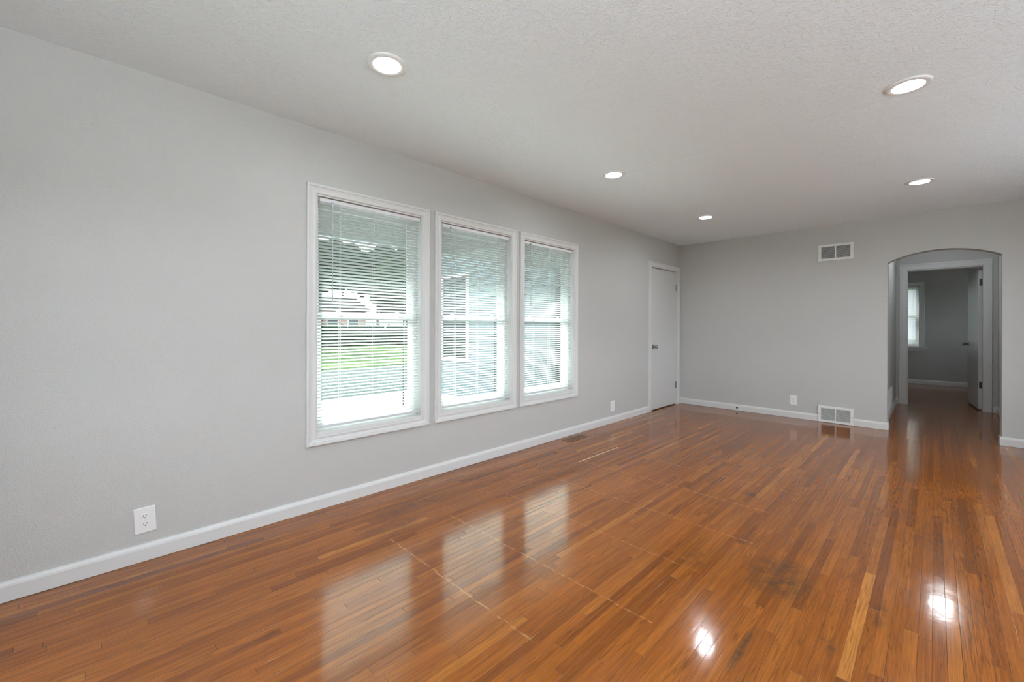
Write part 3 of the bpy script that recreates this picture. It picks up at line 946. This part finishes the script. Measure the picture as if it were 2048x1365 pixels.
# ------------------------------------------------------------------ outside
def mat_grass():
    m, t, b, pos = mat('lawn_grass', (0.13, 0.19, 0.06), 0.9, spec=0.0)
    f = t.noise(pos, 0.35, 4.0, 0.6)
    t.put(b.inputs['Base Color'], t.ramp(f, [(0.3, (0.025, 0.045, 0.020)), (0.5, (0.055, 0.085, 0.033)), (0.7, (0.12, 0.145, 0.055))]))
    return m
GRASS = mat_grass()
def mat_gravel():
    m, t, b, pos = mat('gravel', (0.2, 0.2, 0.2), 0.9, spec=0.0)
    f = t.noise(pos, 22.0, 3.0, 0.7)
    t.put(b.inputs['Base Color'], t.ramp(f, [(0.3, (0.040, 0.048, 0.046)), (0.55, (0.080, 0.094, 0.090)), (0.75, (0.15, 0.165, 0.155))]))
    return m
GRAVEL = mat_gravel()
def mat_concrete():
    m, t, b, pos = mat('porch_concrete', (0.25, 0.247, 0.24), 0.85, spec=0.0, vary=0.05, vscale=3)
    return m
CONC = mat_concrete()
PALE = mat('pale_bounce_concrete', (0.74, 0.73, 0.71), 0.85, vary=0.04)[0]
def mat_siding():
    m, t, b, pos = mat('pale_blue_siding', (0.20, 0.232, 0.238), 0.6, spec=0.1, vary=0.02)
    return m
SIDING = mat_siding()
SOFFIT = mat('gray_soffit_paint', (0.16, 0.18, 0.18), 0.7)[0]
SOFFITL = mat('pale_beam_paint', (0.34, 0.39, 0.39), 0.7)[0]
BRICK = None
def mat_brick():
    m, t, b, pos = mat('red_brick', (0.35, 0.16, 0.12), 0.9, spec=0.0)
    br = t.n('ShaderNodeTexBrick')
    t.put(br.inputs['Vector'], pos)
    br.inputs['Color1'].default_value = (0.36, 0.17, 0.13, 1)
    br.inputs['Color2'].default_value = (0.27, 0.12, 0.095, 1)
    br.inputs['Mortar'].default_value = (0.45, 0.42, 0.40, 1)
    br.inputs['Scale'].default_value = 4.0
    t.put(b.inputs['Base Color'], br.outputs[0])
    return m
BRICK = mat_brick()
ROOF = mat('dark_roof_shingle', (0.05, 0.048, 0.046), 0.9, spec=0.0, vary=0.2, vscale=8)[0]
LEAF = mat('dark_leaves', (0.016, 0.027, 0.016), 0.8, spec=0.0, vary=0.5, vscale=3)[0]
LEAF2 = mat('mid_green_leaves', (0.026, 0.042, 0.02), 0.8, spec=0.0, vary=0.4, vscale=3)[0]
BARK = mat('brown_bark', (0.10, 0.07, 0.05), 0.9, spec=0.0, vary=0.3, vscale=10)[0]
WGLASS = mat('dark_window_glass', (0.02, 0.025, 0.03), 0.08)[0]

ZG = -0.20
struct('bounce_slab', BX((RX + LT, -12.0, ZG - 0.35), (14.0, 16.0, ZG)), PALE)  # unseen pale slab added to bounce daylight up to the ceiling
struct('ground', BX((-70, -50, ZG - 0.4), (70, 70, ZG - 0.03)), GRASS)
struct('porch_slab', BX((-5.08, -6.0, ZG - 0.35), (-LT, 5.10, ZG), 0.0), CONC)
struct('driveway', BX((-10.3, -20.0, ZG - 0.38), (-5.09, 30.0, ZG - 0.015)), GRAVEL)
# porch roof, its edge beam and the beam where it meets the wing
struct('porch_roof', BX((-1.20, -2.5, 2.05), (-LT, 3.08, 2.20)), SOFFIT)
struct('porch_beam', BX((-1.30, -2.5, 2.03), (-1.205, 5.05, 2.24)), SOFFITL)
struct('porch_eave', BX((-1.20, 3.085, 2.04), (-LT, 5.05, 2.20)), SOFFITL)
# wing of the house seen through the right windows: lap siding
def siding_wall():
    bm = bmesh.new()
    y0 = 5.10
    z = ZG
    box(bm, (-4.75, y0 + 0.02, ZG - 0.3), (-LT, y0 + 0.2, 2.9))
    while z < 2.85:
        prof = [(z, 0.0), (z, 0.016), (z + 0.118, 0.003), (z + 0.118, 0.0)]
        strip_sweep(bm, lambda u, v, w: (u, y0 + 0.02 - w, v), -4.75, -LT, prof)
        z += 0.12
    return bm
struct('wall_porch', siding_wall(), SIDING)
wg = empty('window_7', (-3.92, 5.10, 0.55), 'dark window in the pale wall across the porch', 'window', kind='structure')
bm = bmesh.new(); frame_sweep(bm, lambda u, v, w: (u, 5.10 - w, v), -4.32, 0.55, -3.58, 2.15, [(0, 0), (0, 0.03), (0.06, 0.03), (0.06, 0.0)]); obj('casing', bm, VINYL, wg)
bm = BX((-4.32, 5.09, 0.55), (-3.58, 5.10 - 0.02, 2.15)); obj('pane', bm, WGLASS, wg)
bm = BX((-4.32, 5.055, 1.33), (-3.58, 5.075, 1.37)); obj('meeting_rail', bm, VINYL, wg)
# downspout in the corner
ds = empty('downspout', (-1.29, 5.06, ZG), 'dark downspout against the pale wall outside the right window', 'downspout')
bm = BX((-1.33, 5.02, ZG + 0.02), (-1.25, 5.09, 2.22), 0.01); obj('pipe', bm, DUCT, ds)
for zz in (0.3, 1.8):
    bm = BX((-1.35, 5.015, zz), (-1.23, 5.095, zz + 0.03)); obj('strap', bm, BRACK, ds)

def blob(bm, c, r, seed, sub=3, amp=0.28, squash=1.0):
    res = bmesh.ops.create_icosphere(bm, subdivisions=sub, radius=1.0)
    rnd = random.Random(seed)
    ph = [(rnd.uniform(1.5, 5), rnd.uniform(0, 6.28), Vector((rnd.uniform(-1, 1), rnd.uniform(-1, 1), rnd.uniform(-1, 1))).normalized()) for _ in range(9)]
    for v in res['verts']:
        d = v.co.normalized()
        k = 1.0 + amp * sum(math.sin(f * 2.2 * d.dot(a) + p) for f, p, a in ph) / 4.0 + rnd.uniform(-0.05, 0.05)
        v.co = Vector(c) + Vector((d.x * r, d.y * r, d.z * r * squash)) * k

def tree(x, y, h, r, label, seed, leaf):
    root = empty('tree', (x, y, ZG), label, 'tree', 'trees beyond the lawn')
    bm = bmesh.new()
    lathe(bm, [(0, 0.24), (0.4, 0.18), (h * 0.55, 0.13), (h * 0.75, 0.05)], (x, y, ZG - 0.05), (0, 0, 1), 10)
    obj('trunk', bm, BARK, root, smooth=True)
    bm = bmesh.new()
    rnd = random.Random(seed)
    blob(bm, (x, y, ZG + h * 0.66), r, seed, 4, 0.3, 0.9)
    for k in range(5):
        a = 6.28 * k / 5 + rnd.uniform(-0.4, 0.4)
        blob(bm, (x + math.cos(a) * r * 0.65, y + math.sin(a) * r * 0.65, ZG + h * rnd.uniform(0.5, 0.8)), r * 0.6, seed + k + 1, 3, 0.35)
    obj('crown', bm, leaf, root)
tree(-30.5, 8.9, 7.0, 2.9, 'dark round tree beyond the lawn, at the left behind the left blind', 3, LEAF)
tree(-37.0, 23.8, 8.0, 3.4, 'greener tree beside the brick house across the lawn', 11, LEAF2)

for k, (tx, ty, th_, tr_) in enumerate(((-49.0, 17.5, 12.5, 2.9), (-49.0, 26.5, 13.5, 2.9), (-50.0, 36.0, 13.0, 3.1))):
    tree(tx, ty, th_, tr_, ('tall dark tree rising behind the left part of the brick house', 'tall dark tree rising behind the middle of the brick house',
         'tall dark tree behind the right end of the brick house')[k], 40 + 7 * k, LEAF)

for k, (tx, ty) in enumerate(((-60.0, 26.5), (-60.0, 38.0))):
    tree(tx, ty, 16.0, 3.6, ('far tall tree seen between the two left trees behind the house', 'far tall tree seen between the two right trees behind the house')[k], 90 + 7 * k, LEAF)

# brick neighbour house
hs = empty('neighbor_house', (-40, 16.5, ZG), 'low red brick house with a dark roof across the lawn', 'house')
bm = BX((-43.5, 11.5, ZG - 0.1), (-36.8, 19.0, 2.6)); obj('brick_wall', bm, BRICK, hs)
bm = bmesh.new()
vs = [bm.verts.new(q) for q in ((-44, 11, 2.6), (-36.3, 11, 2.6), (-36.3, 19.5, 2.6), (-44, 19.5, 2.6), (-40.1, 11, 4.1), (-40.1, 19.5, 4.1))]
for f in ((0, 3, 2, 1), (0, 4, 5, 3), (1, 2, 5, 4), (0, 1, 4), (3, 5, 2)): bm.faces.new([vs[i] for i in f])
obj('roof', bm, ROOF, hs)
for yy in (12.6, 15.2, 17.2):
    bm = BX((-36.85, yy, 0.8), (-36.74, yy + 1.1, 2.0)); f_ = obj('window', bm, VINYL, hs)
    bm = BX((-36.76, yy + 0.08, 0.88), (-36.72, yy + 1.02, 1.92)); obj('pane', bm, WGLASS, f_)
bm = BX((-36.85, 14.1, ZG), (-36.74, 14.9, 1.9)); obj('door', bm, BARK, hs)

# clipped hedge along the far side of the lawn
def hedge(name, x, y0, y1, h, label, seed):
    root = empty(name, (x, (y0 + y1) / 2, ZG), label, 'hedge')
    bm = bmesh.new()
    rnd = random.Random(seed)
    y = y0
    k = 0
    while y < y1:
        blob(bm, (x + rnd.uniform(-0.15, 0.15), y, ZG + h * 0.48), h * 0.62, seed + k, 3, 0.25, 0.95)
        y += h * 0.7
        k += 1
    obj('foliage', bm, LEAF, root)
hedge('hedge', -27.0, 10.6, 30.0, 1.35, 'dark clipped hedge along the far edge of the lawn', 21)
